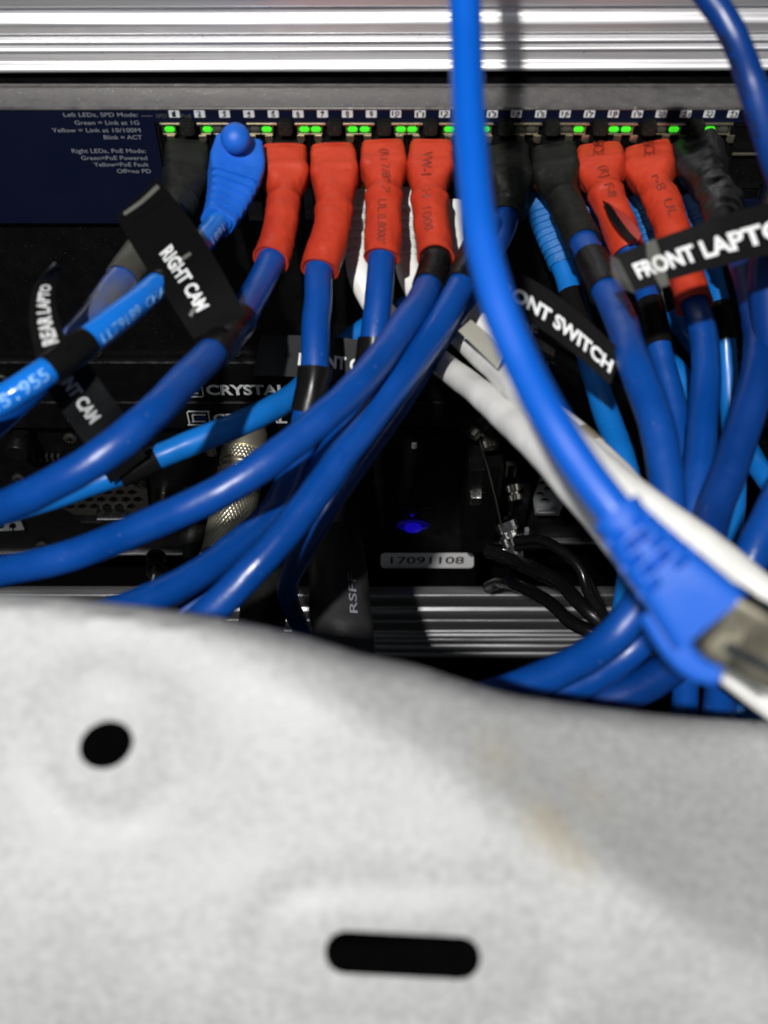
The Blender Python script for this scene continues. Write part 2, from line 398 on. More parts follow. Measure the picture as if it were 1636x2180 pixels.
# faceplate: navy with the port block opening
xl = onY(336, 300, 0).x
zp1, zp0 = onY(0, 261, 0).z, onY(0, 428, 0).z
xr = onY(1660, 300, 0).x
put('faceplate', *join([bbox(-225, xl, 0, 1.1, zb, zt-.5), bbox(xl, xr, 0, 1.1, zp1, zt-.5), bbox(xl, xr, 0, 1.1, zb, zp0), bbox(xr, 225, 0, 1.1, zb, zt-.5)]), 'navy', sw, smooth=False)
leg = [("Left LEDs, SPD Mode:", 136, 294, 248), ("Green = Link at 1G", 160, 297, 265), ("Yellow = Link at 10/100M", 112, 300, 281), ("Blink = ACT", 222, 303, 296), ("Right LEDs, PoE Mode:", 154, 311, 325), ("Green=PoE Powered", 174, 314, 340), ("Yellow=PoE Fault", 201, 317, 354), ("Off=no PD", 250, 322, 368)]
fp = bpy.data.objects['faceplate']
for s, a, b, r in leg:
    put('lettering', *flat_text(s, a, b, r, 9, 0, bold=.004), 'print_grey', fp, smooth=False)
put('lettering', *flat_text('SPD', 333, 356, 250, 8, 0), 'print_dim', fp, smooth=False)
put('lettering', *flat_text('PoE', 387, 408, 250, 8, 0), 'print_dim', fp, smooth=False)
put('lettering', *flat_text('_', 300, 325, 245, 10, 0), 'print_grey', fp, smooth=False)
nums = [371, 425, 478, 530, 582, 635, 687, 740, 791, 843, 895, 947, 1049, 1100, 1152, 1204, 1256, 1307, 1358, 1409, 1461, 1511, 1562, 1613]
for i, px in enumerate(nums):
    V, F = face_px(px-11.5, px+11.5, 233.5, 250.5, -.25, .3, .12)
    pl = put('port_number', V, F, 'print', sw)
    hw = 4 if i < 9 else 8
    V, F = flat_text(str(i+1), px-hw, px+hw, 248 if i % 2 == 0 else 245.5, 9.5, -.25, bold=.02)
    tr = [onY(px-4, 238.2, -.37), onY(px+4, 238.2, -.37), onY(px, 235, -.37)] if i % 2 == 0 else [onY(px-4, 246.6, -.37), onY(px+4, 246.6, -.37), onY(px, 249.6, -.37)]
    put('digits', *join([(V, F), (tr, [(0, 1, 2)])]), 'print_black', pl, smooth=False)
cols = [398, 503, 607, 712, 817, 921, 1075, 1178, 1281, 1384, 1487, 1590]
# port housings: a dark socket with shiny shield strips, fingers and gold contacts
for i, px in enumerate(cols):
    hs = put('port', *join([face_px(px-51, px-46, 262, 424, .4, 14, 0), face_px(px+46, px+51, 262, 424, .4, 14, 0), face_px(px-46, px+46, 262, 268, .4, 14, 0), face_px(px-46, px+46, 392, 400, .4, 14, 0)]), 'black_gloss', sw, smooth=False)
    put('shield_finger', *join([face_px(px-42, px-26, 288, 300, -1.2, .35, .1), face_px(px-40, px-28, 300, 304, -.9, .35, .1)]), 'nickel', hs)
    put('shield_finger', *join([face_px(px+26, px+42, 288, 300, -1.2, .35, .1), face_px(px+28, px+40, 300, 304, -.9, .35, .1)]), 'nickel', hs)
    if i == 11:
        for k in range(8):
            put('contact', *face_px(px-22+k*6, px-19+k*6, 290, 322, 4, .3, 0), 'contact', hs, smooth=False)
        put('shield_finger', *face_px(px-30, px+26, 326, 331, -.6, .5, .1), 'nickel', hs)
# light pairs under a bright strip at each boundary
bounds = [(363, (361,), None)]
leds = {361: 1, 442: 1, 568: 1, 648: 1, 673: 1, 751: 1, 777: 1, 854: 1, 878: 1, 957: 1, 1033: 1, 1132: 0, 1105: 0, 1233: 1, 1208: 0, 1308: 1, 1334: 1, 1436: 1, 1410: 0, 1513: 1, 1541: 0, 463: 0, 543: 0}
for (a, b) in ((340, 385), (418, 487), (524, 590), (627, 694), (730, 798), (832, 901), (935, 975), (1015, 1051), (1089, 1155), (1190, 1256), (1292, 1359), (1395, 1461), (1496, 1563), (1598, 1650)):
    put('shield_strip', *face_px(a, b, 262.5, 267.5, -.9, .8, .15), 'nickel', sw)
for px, on in leds.items():
    fr = put('light_frame', *join([face_px(px-14, px+14, 284, 287.5, -.8, .6, .1), face_px(px-14, px-12, 270, 284, -.8, .6, 0), face_px(px+12, px+14, 270, 284, -.8, .6, 0)]), 'nickel', sw)
    put('status_light', *face_px(px-10.5, px+10.5, 271.5, 282.5, -1.0, 1.0, .35), 'led_on' if on else 'led_off', fr)
for px, r in ((773, 417), (870, 417), (1107, 416)):
    put('status_light', *face_px(px-6, px+6, r-6, r+4, -2, 1.2, .4), 'led_amber', sw)
put('steel_skirt', *join([face_px(528, 560, 428, 470, -3, 1, .2), face_px(648, 668, 400, 468, -3, 1, .2)]), 'galv', sw)

# ================================================================== PANELS BELOW
def screw(px, row, Y, r, parent, m='dimsteel'):
    c = onY(px, row, Y)
    V, F = cyl(c+Vector((0, .1, 0)), c+Vector((0, -1.2, 0)), r, prof=[(0, r), (.6, r), (.85, r*.85), (1, r*.55), (1, r*.5), (.75, r*.4)])
    s = put('screw', V, F, m, parent)
    a = [bbox(c.x-r*.55, c.x+r*.55, c.y-1.32, c.y-1.18, c.z-r*.11, c.z+r*.11), bbox(c.x-r*.11, c.x+r*.11, c.y-1.34, c.y-1.2, c.z-r*.55, c.z+r*.55)]
    put('slot', *join(a), 'void', s, smooth=False)
bp_ = thing('blanking_panel', 'plain black rack panel with cross-head screws below the network switch', 'panel', (0, 0, onY(0, 768, 3).z))
put('sheet', *bbox(-225, 225, 3, 6, onY(0, 768, 3).z, zb-1.5, .3), 'black', bp_, smooth=False)
for px in (205, 502, 1562, 1135): screw(px, 748, 3, 2.0, bp_)
def crystal(label, r0, r1, logo, textpx, rows, scr):
    d = thing('converter_module', label, 'rack module', (0, 0, onY(0, r1, 1).z), 'rack modules lettered CRYSTAL')
    f = put('front_panel', *bbox(-225, 225, 1, 60, onY(0, r1, 1).z, onY(0, r0, 1).z, .35), 'black', d, smooth=False)
    put('front_edge', *bbox(-225, 225, .55, 1.6, onY(0, r0, 1).z-.35, onY(0, r0, 1).z+.35, .15), 'edge_dark', d)
    (a, b) = logo; (c, e) = rows
    q = lambda x0, x1, y0, y1: face_px(x0, x1, y0, y1, .85, .3, 0)
    lo = put('logo', *join([q(a, b, c-6, c-3.6), q(a, b, e+3.6, e+6), q(a, a+2.6, c-3.6, e+3.6), q(b-2.6, b, c-3.6, e+3.6)]), 'print_mid', d, smooth=False)
    put('logo_mark', *join([q(a+9, b-9, c+1, c+4), q(a+9, b-9, e-4, e-1), q(a+9, a+13, c+4, e-4)]), 'print_mid', lo, smooth=False)
    put('logo_mark', *join([q(a+17, b-6, c+7, e-7)]), 'logo_blue', lo, smooth=False)
    put('lettering', *flat_text('CRYSTAL', textpx[0], textpx[1], rows[1], rows[1]-rows[0], 1, bold=.035, lift=.2), 'print_mid', d, smooth=False)
    for s in scr: screw(s[0], s[1], 1, s[2], d)
M['edge_dark'] = mat('worn dark edge', (.10, .10, .10), .3, metal=.8, mottle=.7, mscale=260)
M['print_mid'] = mat('logo print', (.6, .62, .62), .55, mottle=.2, mscale=300)
M['logo_blue'] = mat('logo blue print', (.01, .03, .14), .5)
crystal('black rack module lettered CRYSTAL, upper of the two behind the blue cables', 772, 854, (394, 432), (441, 612), (819, 840), [(5, 806, 2.2), (190, 795, 1.2)])
crystal('black rack module lettered CRYSTAL, lower of the two, above the gold connector', 857, 912, (400, 447), (456, 612), (881, 900), [(150, 892, 1.2), (620, 868, 1.0)])
# lower equipment: three bays
zl0 = onY(0, 1196, 4).z
lo = thing('equipment_chassis', 'black equipment chassis with vent grilles at the lower left behind the cables', 'rack equipment', (onY(330, 1196, 6).x, 6, zl0))
xa, xb = onY(720, 1050, 6).x, onY(1010, 1050, 6).x
zt2 = onY(0, 915, 6).z
put('front_panel', *bbox(-300, xa, 9, 60, zl0, zt2, .4), 'black', lo, smooth=False)
put('front_edge', *bbox(-300, xa, 7.6, 9.6, zl0-.5, zl0+.9, .2), 'edge', lo)
for px, row in ((90, 1161), (150, 932), (40, 1018)): screw(px, row, 9, 2.6, lo)
V, F = cyl(onY(50, 905, 9), onY(50, 905, 9)+Vector((0, -14, 0)), 3.6, prof=[(0, 3.6), (.6, 3.6), (.6, 4.3), (.95, 4.3), (1, 3.9)])
put('knob', V, F, 'black_gloss', lo)
# perforated grilles
def grille(parent, poly, cx0, cy0, nx, ny, dx, dy, rx, ry, Y, m='dimsteel', n=6, skew=0, name='grille'):
    holes = []
    for j in range(ny):
        for i in range(nx):
            x = cx0+i*dx+(j % 2)*dx*.5+skew*j; y = cy0+j*dy
            holes.append(ell(x, y, rx, ry, n, math.pi/2 if n == 6 else 0))
    V, F = plate(poly, holes, lambda x, y, k: onY(x, y, Y)+Vector((0, k, 0)), 1.0)
    return put(name, V, F, m, parent, smooth=False)
grille(lo, [(132, 1040), (312, 1034), (318, 1092), (296, 1098), (160, 1096), (134, 1082)], 152, 1050, 6, 3, 26, 15, 8, 11, 6, n=6, skew=-1)
grille(lo, [(-60, 1098), (38, 1096), (52, 1128), (-60, 1134)], -38, 1107, 3, 2, 26, 14, 8, 9, 6, m='steelgrey', n=12)
grille(lo, [(390, 1040), (470, 1034), (472, 1090), (392, 1094)], 402, 1048, 3, 3, 24, 15, 8, 9, 6, n=12)
V, F = join([face_px(205, 270, 1100, 1112, 2, 6, .6), face_px(170, 290, 1112, 1122, 4, 5, .6)])
put('socket', V, F, 'black_gloss', lo)
put('socket_trim', *face_px(206, 272, 1106, 1108, 1.6, .5, .1), 'edge', lo)
for px, row, rr in ((262, 932, 3.2), (300, 1010, 2.6), (350, 1052, 3.0), (20, 1062, 2.8)):
    c0 = onY(px, row, 9); V, F = cyl(c0, c0+Vector((0, -5, 0)), rr, prof=[(0, rr*1.25), (.25, rr*1.25), (.27, rr), (.95, rr), (1, rr*.8), (1, rr*.5), (.5, rr*.45)], rad=lambda u, an: 0)
    put('coaxial_socket', V, F, 'darkmetal', lo)
for k in range(5):
    put('switch_tab', *face_px(70+k*13, 76+k*13, 972, 984, 7.2, 2, .3), 'dimsteel', lo)
put('socket_trim', *face_px(236, 316, 1019, 1021, 8.4, .6, .1), 'edge', lo)
dv = thing('locator_unit', 'black unit with an oval blue light above a silver serial sticker reading 17091108', 'rack equipment', (onY(905, 1268, 14).x, 14, onY(0, 1268, 14).z))
xc, xd = onY(735, 1100, 14).x, onY(1030, 1100, 14).x
zd0, zd1 = onY(0, 1263, 14).z, onY(0, 920, 14).z
put('body', *bbox(xa+1, xd, 14, 62, zd0, zd1, 1.2, 3), 'black', dv)
put('bottom_edge', *bbox(xa-2, xd+30, 11.5, 15, zd0-3.2, zd0-1.0, .4), 'edge', dv)
c = onY(880, 1120, 13.5)
bz = put('light_window', *ball(c+Vector((0, .3, 0)), 7.0, 1.0, .16, .60), 'led_blue_rim', dv)
put('status_light', *ball(c+Vector((0, -.95, 0)), 3.7, 1.05, .12, 1.0), 'led_blue', bz)
put('status_light', *ball(onY(878, 1097, 13)+Vector((0, 0, 0)), .7, 1, .4, 1), 'led_blue', bz)
# sticker
def rrect(x0, x1, y0, y1, r):
    P = []
    for cx, cy, a0 in ((x1-r, y0+r, -90), (x1-r, y1-r, 0), (x0+r, y1-r, 90), (x0+r, y0+r, 180)):
        for k in range(5): a = math.radians(a0+k*22.5); P.append((cx+r*math.cos(a), cy+r*math.sin(a)))
    return P
V, F = plate(rrect(811, 1009, 1177, 1209, 8), [], lambda x, y, k: onY(x, y, 13.9)+Vector((0, k*.1-.12, 0)), .3)
st = put('serial_sticker', V, F, 'label_silver', dv, smooth=False)
V, F = plate(rrect(814, 1006, 1179, 1207, 7), [rrect(815.5, 1004.5, 1180.5, 1205.5, 6)], lambda x, y, k: onY(x, y, 13.9)+Vector((0, k*.1-.2, 0)), .3)
put('lettering', *flat_text('17091108', 832, 988, 1200, 15, 13.9, lift=.25, bold=.01), 'print_black', st, smooth=False)
put('button', *face_px(877, 888, 944, 956, 13.6, .6, .2), 'steelgrey', dv)
put('vent_line', *face_px(842, 918, 1081, 1083, 13.6, .5, .1), 'edge_dark', dv)

# right bay : chassis with round-hole brackets
rb = thing('equipment_chassis', 'black equipment chassis with grey round-holed brackets on the lower right', 'rack equipment', (onY(1300, 1196, 8).x, 8, zl0))
put('front_panel', *bbox(xd+2, 300, 22, 62, zl0, zt2+8, .4), 'black', rb, smooth=False)
put('front_edge', *bbox(onY(1040, 1195, 12).x, 300, 12, 14.5, zl0+1.5, zl0+3.2, .3), 'edge', rb)
put('sill', *bbox(xd+2, 300, 14.5, 22, zl0+1.5, onY(0, 1120, 14).z, .4), 'black', rb, smooth=False)
def bracket(poly, holes, Y, m='steelgrey'):
    V, F = plate(poly, [ell(*h, 18) for h in holes], lambda x, y, k: onY(x, y, Y)+Vector((0, k, 0)), 1.4)
    put('bracket', V, F, m, rb, smooth=False)
bracket([(1200, 808), (1262, 806), (1240, 884), (1180, 884)], [(1222, 824, 11, 7.5), (1232, 841, 11, 7.5), (1212, 856, 11, 7), (1223, 872, 10, 6.5)], 10)
bracket([(1150, 1020), (1210, 1022), (1200, 1075), (1190, 1098), (1140, 1096), (1136, 1065)], [(1156, 1030, 10, 6), (1168, 1041, 10, 6), (1150, 1053, 10, 5.5), (1160, 1066, 10, 5.5)], 12)
put('foot_plate', *face_px(1142, 1186, 1092, 1099, 9, 3, .5), 'edge', rb)
put('foot_plate', *face_px(1215, 1280, 1092, 1098, 10, 3, .5), 'dimsteel', rb)
put('side_plate', *face_px(1240, 1290, 815, 925, 16, 2, .3), 'dimsteel', rb)
put('side_plate', *face_px(1445, 1475, 845, 940, 16, 2, .3), 'dimsteel', rb)
screw(1463, 822, 10, 2.2, rb, 'chrome')
screw(1466, 938, 10, 1.6, rb, 'chrome')

# video connectors with thumbscrews
vc = thing('plug_connector', 'black multi-pin plug with bright thumbscrews and steel clips beside the blue light', 'connector', onY(1045, 1200, 4))
shell = lambda a, b, r0, r1, Y, d, bv=.8: face_px(a, b, r0, r1, Y, d, bv)
hood = put('hood', *join([shell(975, 1040, 870, 1000, 0, 16), shell(990, 1062, 1000, 1178, -6, 20)]), 'black_gloss', vc)
for k in range(9):
    put('ridge', *shell(1022+k*4, 1024.5+k*4, 1000, 1150, -7, 2, .3), 'black_gloss', vc)
put('steel_clip', *shell(1002, 1026, 1060, 1078, -8, 2.5, .4), 'chrome', vc)
put('steel_clip', *shell(1000, 1018, 1020, 1056, -4, 2.0, .3), 'steelgrey', vc)
def lump(c, r, parent, m='chrome', name='thumbscrew', sx=1, sz=1, ax=(0, -1, 0)):
    a = Vector(ax).normalized()
    V, F = cyl(Vector(c)-a*r*1.1, Vector(c)+a*r*1.5, r, n=30, prof=[(0, r*.6), (.1, r), (.45, r), (.5, r*.62), (.62, r*.62), (.66, r*1.0), (.95, r*.95), (1, r*.5), (1, r*.3), (.9, r*.25)], rad=lambda u, an: .09*r*math.sin(an*8))
    return put(name, V, F, m, parent)
lump(onY(1084, 1128, -14), 4.3, vc, ax=(.3, -.6, -.5))
lump(onY(1092, 1164, -15), 3.4, vc, ax=(.2, -.5, -.8))
lump(onY(1040, 930, -4), 3.2, vc, ax=(.2, -.8, -.3), m='dimsteel')
lump(onY(1018, 905, -4), 3.4, vc, ax=(-.6, -.6, -.3), m='dimsteel')
lump(onY(1095, 1045, -4), 2.6, vc, ax=(.2, -.8, -.5), m='dimsteel')
put('steel_clip', *join([shell(1052, 1062, 940, 960, -4, 2, .3), shell(1078, 1100, 990, 993, -4, 2, .3), shell(1078, 1082, 993, 1018, -4, 2, .3), shell(1096, 1100, 993, 1018, -4, 2, .3)]), 'dimsteel', vc)
put('cable_clamp', *join([shell(1095, 1122, 1050, 1150, 6, 6, 1), shell(1100, 1140, 1160, 1200, -6, 8, .5)]), 'black_gloss', vc)
put('steel_clip', *shell(1117, 1126, 1130, 1148, -2, 2, .3), 'steelgrey', vc)
pw = Path([(1030, 860, 400), (1022, 930, 405), (1040, 990, 415), (1058, 1060, 420), (1070, 1120, 425)])
put('wire', *sweep(pw, 0, 4, .35, m=8), 'dimsteel', vc)
for q in ((1074, 1108, -13, 5), (1094, 1120, -15, 4), (1100, 1142, -16, 4), (1076, 1150, -15, 3)):
    put('steel_clip', *face_px(q[0], q[0]+q[3]*2, q[1], q[1]+q[3]*1.6, q[2], 2, .3), 'chrome', vc)

# ================================================================== CABLES
def seg_boot(u, big=6.1, small=4.6, a=.26, b=.42):
    if u < a: return big
    if u > b: return small
    k = (u-a)/(b-a); k = k*k*(3-2*k); return big+(small-big)*k
def wrinkle(u, a, b):
    return .30*math.exp(-((u-a*.92)/.035)**2)+.28*math.exp(-((u-b-.07)/.03)**2)-.12*math.exp(-((u-b-.02)/.02)**2)
def shrink_boot(parent, path, t1, m, big=6.1, small=4.6, a=.26, b=.42, nz=.35, lip='lip', bigy=5.0):
    rx = lambda u: seg_boot(u, big*(.96 if u < .03 else 1), small, a, b) + .1*math.sin(u*19+big*9+path.p[0].x) + wrinkle(u, a, b) + .2*max(0, u-.95)*20*.5
    ry = lambda u: seg_boot(u, bigy*(.95 if u < .03 else 1), small, a, b+.03) + wrinkle(u, a, b)
    e = lambda u: 5.5-3.5*min(1, max(0, (u-a*.7)/(b-a*.7)))
    return put('boot', *sweep(path, 0, t1, rx, ry, e, n=72, m=44, nz=nz, nsc=.2, cap1=lip), m, parent)
def plug_front(parent, px, row=285, latch=True):
    V, F = face_px(px-40, px+40, 300, 335, -1.0, 12, .6)
    pl = put('plug', V, F, 'black_gloss', parent)
    if latch: put('latch', *face_px(px-15, px+15, 266, 292, -3.2, 5, .5), 'blackshrink', parent)
    return pl
def cable(label, pts, r, m, root=None, group=None, t0=0, cat='network cable', name='network_cable', n=None, nz=.2):
    P = Path(pts)
    t = thing(name, label, cat, root or P.p[-1], group)
    put('jacket', *sweep(P, t0, len(pts)-1, r, n=n or len(pts)*12, m=24, nz=nz, nsc=.09), m, t)
    return t, P
def sleeve(t, P, t0, t1, r, m='tape', name='sleeve', label=None, nz=.15, n=14):
    return put(name, *sweep(P, t0, t1, r, n=n, m=26, nz=nz, nsc=.2, cap1='lip'), m, t, label=label)
RC = 3.65
GR = 'blue cables with red heat shrink boots plugged into the switch'
GB = 'cables with black heat shrink boots plugged into the switch'
GS = 'sky blue cables plugged into the lower port row'
GW = 'white cables plugged into the lower port row'
d0 = lambda px, row: (px, row, depthY(row, -2.5))

# --- A: port 5/6 (third column)
t, P = cable('deep blue cable with the leftmost red boot, carrying the RIGHT CAM flag', [d0(607, 326), (609, 400, 306), (598, 480, 300), (578, 556, 294), (540, 640, 282), (476, 728, 262), (394, 806, 244), (312, 892, 231), (212, 972, 226), (100, 1036, 228), (-20, 1090, 236), (-160, 1140, 250)], RC, 'navy_cable', group=GR, t0=2.6)
shrink_boot(t, P, 3.0, 'red', a=.22, b=.40); plug_front(t, 607)
sleeve(t, P, 4.45, 5.35, 4.35, name='label_wrap')
# "RIGHT CAM" flag stands off this wrap
flag(t, [(246, 462, 268), (305, 560, 262), (360, 640, 258), (412, 722, 257)], [(335, 378, 272), (408, 470, 266), (470, 570, 260), (524, 672, 259)], [('RIGHT CAM', .36, .84, .53, .30, 'print')], label='flag lettered RIGHT CAM')
for A, B in (([(262, 452, 261), (300, 424, 261), (334, 392, 261)], [(266, 458, 261), (305, 431, 261), (340, 399, 261)]), ([(402, 670, 253), (412, 652, 253), (424, 634, 253)], [(408, 674, 253), (418, 656, 253), (428, 637, 253)]), ([(356, 566, 257), (380, 552, 257), (404, 536, 257)], [(360, 573, 257), (384, 558, 257), (408, 541, 257)])):
    put('crease_glint', *Ribbon(A, B).mesh(6, 2, .15), 'clear', t)  # thin pale strips painted as glints along the flag's creases
# --- B
t, P = cable('deep blue cable with the second red boot from the left, then a black wrap', [d0(712, 326), (716, 400, 306), (704, 490, 300), (681, 575, 296), (680, 640, 291), (674, 720, 286), (670, 800, 284), (656, 880, 284), (640, 960, 284), (590, 1075, 276), (480, 1180, 262), (370, 1250, 252), (250, 1300, 246), (100, 1340, 246)], RC, 'navy_cable', group=GR, t0=2.6)
shrink_boot(t, P, 3.0, 'red', big=6.3, small=5.0, a=.24, b=.45); plug_front(t, 712)
sleeve(t, P, 5.85, 7.0, 4.3, name='label_wrap')
# --- C
t, P = cable('deep blue cable with the third red boot from the left, dropping behind two crossing cables', [d0(818, 324), (820, 390, 306), (816, 470, 301), (812, 548, 297), (808, 620, 294), (798, 700, 292), (785, 780, 292), (755, 870, 290), (700, 980, 285), (610, 1100, 276), (520, 1200, 268), (400, 1300, 262), (300, 1360, 262)], RC, 'navy_cable', group=GR, t0=2.6)
shrink_boot(t, P, 3.0, 'red', small=4.9, a=.22, b=.40); plug_front(t, 818)
sleeve(t, P, 5.28, 6.2, 4.25, name='label_wrap')
put('boot_print', *tube_text(P, '(R) 7/8" P', .35, 1.6, 5.0, -.1, 2.2), 'print_dark', t, smooth=False)
put('boot_print', *tube_text(P, 'UL 0.8000"', 1.75, 2.9, 4.9, .1, 2.2), 'print_dark', t, smooth=False)
# --- D
t, P = cable('red-booted deep blue cable nearest the foreground cable, sweeping to the lower left', [d0(917, 322), (915, 390, 306), (918, 470, 301), (927, 548, 296), (905, 628, 283), (862, 694, 273), (800, 772, 262), (725, 856, 252), (640, 930, 246), (540, 1002, 242), (430, 1068, 242), (300, 1130, 246), (150, 1185, 252), (0, 1218, 258), (-160, 1240, 262)], RC, 'navy_cable', group=GR, t0=2.6)
shrink_boot(t, P, 3.0, 'red', small=4.9, a=.24, b=.42); plug_front(t, 917)
sleeve(t, P, 2.75, 3.75, 4.2, name='label_wrap')
put('boot_print', *tube_text(P, 'VW-1', .45, 1.15, 5.4, .15, 2.6), 'print_dark', t, smooth=False)
put('boot_print', *tube_text(P, 'H  1000', 1.5, 2.5, 4.95, .15, 2.4), 'print_dark', t, smooth=False)
# --- II and its neighbour from the black boot behind the foreground cable (column 7)
t, P = cable('deep blue cable emerging behind the foreground cable, below the red-booted cable sweeping left', [(1040, 470, 300), (1010, 540, 292), (975, 625, 284), (925, 712, 276), (860, 800, 268), (795, 885, 262), (735, 965, 256), (660, 1070, 250), (570, 1180, 246), (460, 1290, 246), (350, 1370, 250)], RC, 'navy_cable', group=GB)
sleeve(t, P, .7, 1.75, 4.25, name='label_wrap')
t, P = cable('dark blue cable with the black boot partly hidden by the foreground cable', [d0(1078, 330), (1084, 390, 306), (1080, 450, 304), (1060, 510, 302), (1010, 600, 302), (930, 730, 300), (850, 860, 298), (770, 980, 294), (690, 1090, 290), (640, 1180, 300), (612, 1250, 330), (628, 1310, 380), (670, 1390, 420)], 3.2, 'dark_cable', group=GB, t0=1.7)
shrink_boot(t, P, 2.1, 'blackshrink', small=4.4, a=.45, b=.7); plug_front(t, 1078)

# --- F
t, P = cable('deep blue cable with a long black boot, wrapped in black tape below a blue band', [d0(1182, 330), (1192, 400, 305), (1222, 470, 296), (1252, 530, 288), (1280, 590, 278), (1315, 665, 266), (1350, 760, 251), (1384, 860, 243), (1410, 970, 237), (1420, 1080, 233), (1408, 1180, 231), (1372, 1270, 230), (1310, 1350, 230), (1210, 1420, 236), (1090, 1470, 242), (980, 1500, 246)], RC+.1, 'navy_cable', group=GB, t0=1.5)
shrink_boot(t, P, 2.78, 'blackshrink', small=4.5, a=.22, b=.42, big=6.3); plug_front(t, 1178)
sleeve(t, P, 3.35, 4.45, 4.35, name='label_wrap')
# --- G with the torn boot
t, P = cable('deep blue cable whose red boot is torn open near its end', [d0(1281, 332), (1284, 385, 306), (1305, 450, 302), (1342, 540, 298), (1375, 618, 294), (1394, 690, 290), (1410, 760, 287), (1432, 840, 284), (1447, 930, 280), (1450, 1030, 276), (1448, 1130, 272), (1450, 1250, 268), (1458, 1380, 264), (1462, 1560, 270), (1470, 1760, 290), (1480, 1950, 330)], 3.1, 'navy_cable', group=GR, t0=2.4)
shrink_boot(t, P, 2.95, 'red', small=4.6, a=.24, b=.42, big=6.4); plug_front(t, 1281)
sleeve(t, P, 4.35, 5.7, 3.5, name='label_wrap')
r = Ribbon([(1284, 426, 293.5), (1298, 460, 291.5), (1320, 490, 289.5), (1342, 512, 288.5)], [(1287, 428, 293.5), (1328, 452, 291), (1352, 478, 289.5), (1364, 500, 288.5)])
put('tear', *r.mesh(12, 6, .3), 'black_gloss', t)
r = Ribbon([(1292, 430, 293), (1322, 448, 290.8), (1345, 470, 289), (1366, 498, 288)], [(1298, 436, 293), (1318, 462, 290.8), (1340, 492, 289), (1360, 512, 288)])
put('torn_flap', *r.mesh(12, 6, .3), 'red_in', t)
put('boot_print', *tube_text(P, 'SCE', .02, .6, 5.3, .05, 2.8), 'print_dark', t, smooth=False)
put('boot_print', *tube_text(P, '(R)  F-8', .95, 1.9, 4.9, -.3, 2.4), 'print_dark', t, smooth=False)
# --- H
t, P = cable('deep blue cable with the rightmost red boot, passing under the FRONT LAPTO label', [d0(1384, 332), (1392, 385, 306), (1418, 450, 301), (1445, 530, 296), (1478, 640, 290), (1500, 710, 284), (1506, 790, 276), (1498, 890, 268), (1488, 990, 261), (1474, 1100, 256), (1455, 1200, 252), (1420, 1290, 248), (1360, 1370, 240), (1270, 1440, 242), (1160, 1495, 246), (1060, 1530, 250)], RC, 'navy_cable', group=GR, t0=3.4)
shrink_boot(t, P, 4.12, 'red', small=4.75, a=.17, b=.31, big=6.5); plug_front(t, 1384)
put('boot_print', *tube_text(P, 'SCE', .05, .65, 5.3, -.1, 2.8), 'print_dark', t, smooth=False)
put('boot_print', *tube_text(P, 'r-8  UL', 1.25, 2.5, 4.9, -.3, 2.4), 'print_dark', t, smooth=False)
# --- I
t, P = cable('dark blue cable with a crumpled black boot beside the empty port', [d0(1487, 322), (1500, 370, 303), (1535, 430, 294), (1565, 500, 286), (1600, 590, 276), (1622, 690, 268), (1618, 790, 260), (1590, 890, 254), (1556, 990, 249), (1520, 1090, 244), (1500, 1190, 236), (1498, 1290, 236), (1470, 1380, 238), (1390, 1450, 242), (1290, 1495, 246), (1180, 1530, 250)], RC+.4, 'dark_cable', group=GB, t0=2.0)
M['crumple'] = mat('crumpled black tape', (.012, .012, .013), .3, bump=.25, bscale=120)
put('boot', *sweep(P, 0, 3.3, lambda u: seg_boot(u, 6.4, 5.2, .2, .35), lambda u: seg_boot(u, 5.6, 5.0, .2, .35), lambda u: 4.5-2.5*min(1, u*2.4), n=80, m=56, nz=1.1, nsc=.13, cap1='lip'), 'crumple', t); plug_front(t, 1487)
# --- black boot column 1 with worn grey shrink, disappears lower left
t, P = cable('dark blue cable with the leftmost black boot, a grey sleeve and glossy clear tape', [d0(398, 326), (394, 390, 305), (372, 450, 298), (322, 510, 290), (268, 580, 282), (220, 655, 275), (160, 730, 268), (80, 815, 262), (-20, 905, 258), (-150, 1000, 258)], RC, 'navy_cable', group=GB, t0=1.8)
shrink_boot(t, P, 2.4, 'blackshrink', small=5.2, a=.40, b=.62, big=6.0); plug_front(t, 398)
sleeve(t, P, 2.1, 4.15, 4.5, 'greyshrink', label='worn grey heat shrink sleeve')
M['film'] = mat('glossy clear tape over blue', (.012, .075, .36), .12, bump=1.0, bscale=110, coat=1, mscale=40, col2=(.1, .1, .09))
sleeve(t, P, 4.2, 6.2, 4.25, 'film', name='clear_tape', nz=.3)

# --- blue boot, column 2
M['sky_bright'] = mat('bright sky blue cable jacket', (.006, .17, .68), .26, bump=.2, bscale=150, mottle=.15, mscale=45)
t, P = cable('bright sky blue cable with a ball-tipped moulded blue boot, printed LL79189 and 151955', [(506, 318, 303), (500, 372, 300), (486, 425, 296), (462, 476, 290), (424, 524, 280), (378, 572, 270), (300, 640, 256), (220, 702, 246), (130, 770, 238), (50, 824, 234), (-50, 880, 234), (-180, 940, 236)], 3.1, 'sky_bright', t0=2.2)
def rib(u):
    if u < .47: return 0
    k = (u-.47)/.53*5.2; f = k-int(k)
    return -.85 if f < .36 else 0
put('boot', *sweep(P, -.0, 3.02, lambda u: 6.2+1.1*min(1, u/.22)-max(0, u-.3)*4.6, lambda u: 5.2-max(0, u-.2)*2.0, lambda u: 10-5.5*u, n=150, m=48, disp=lambda u, th: rib(u)*(1 if math.sin(th) > .0 else .6), cap1='lip'), 'boot_blue', t)
put('latch_ball', *ball(at(502, 294, 293), 3.95, 1, 1, 1), 'boot_blue', t)
plug_front(t, 503, latch=False)
put('cable_print', *tube_text(P, '1891', 3.9, 3.3, 3.1, -.55, 1.7), 'print_cable', t, smooth=False)
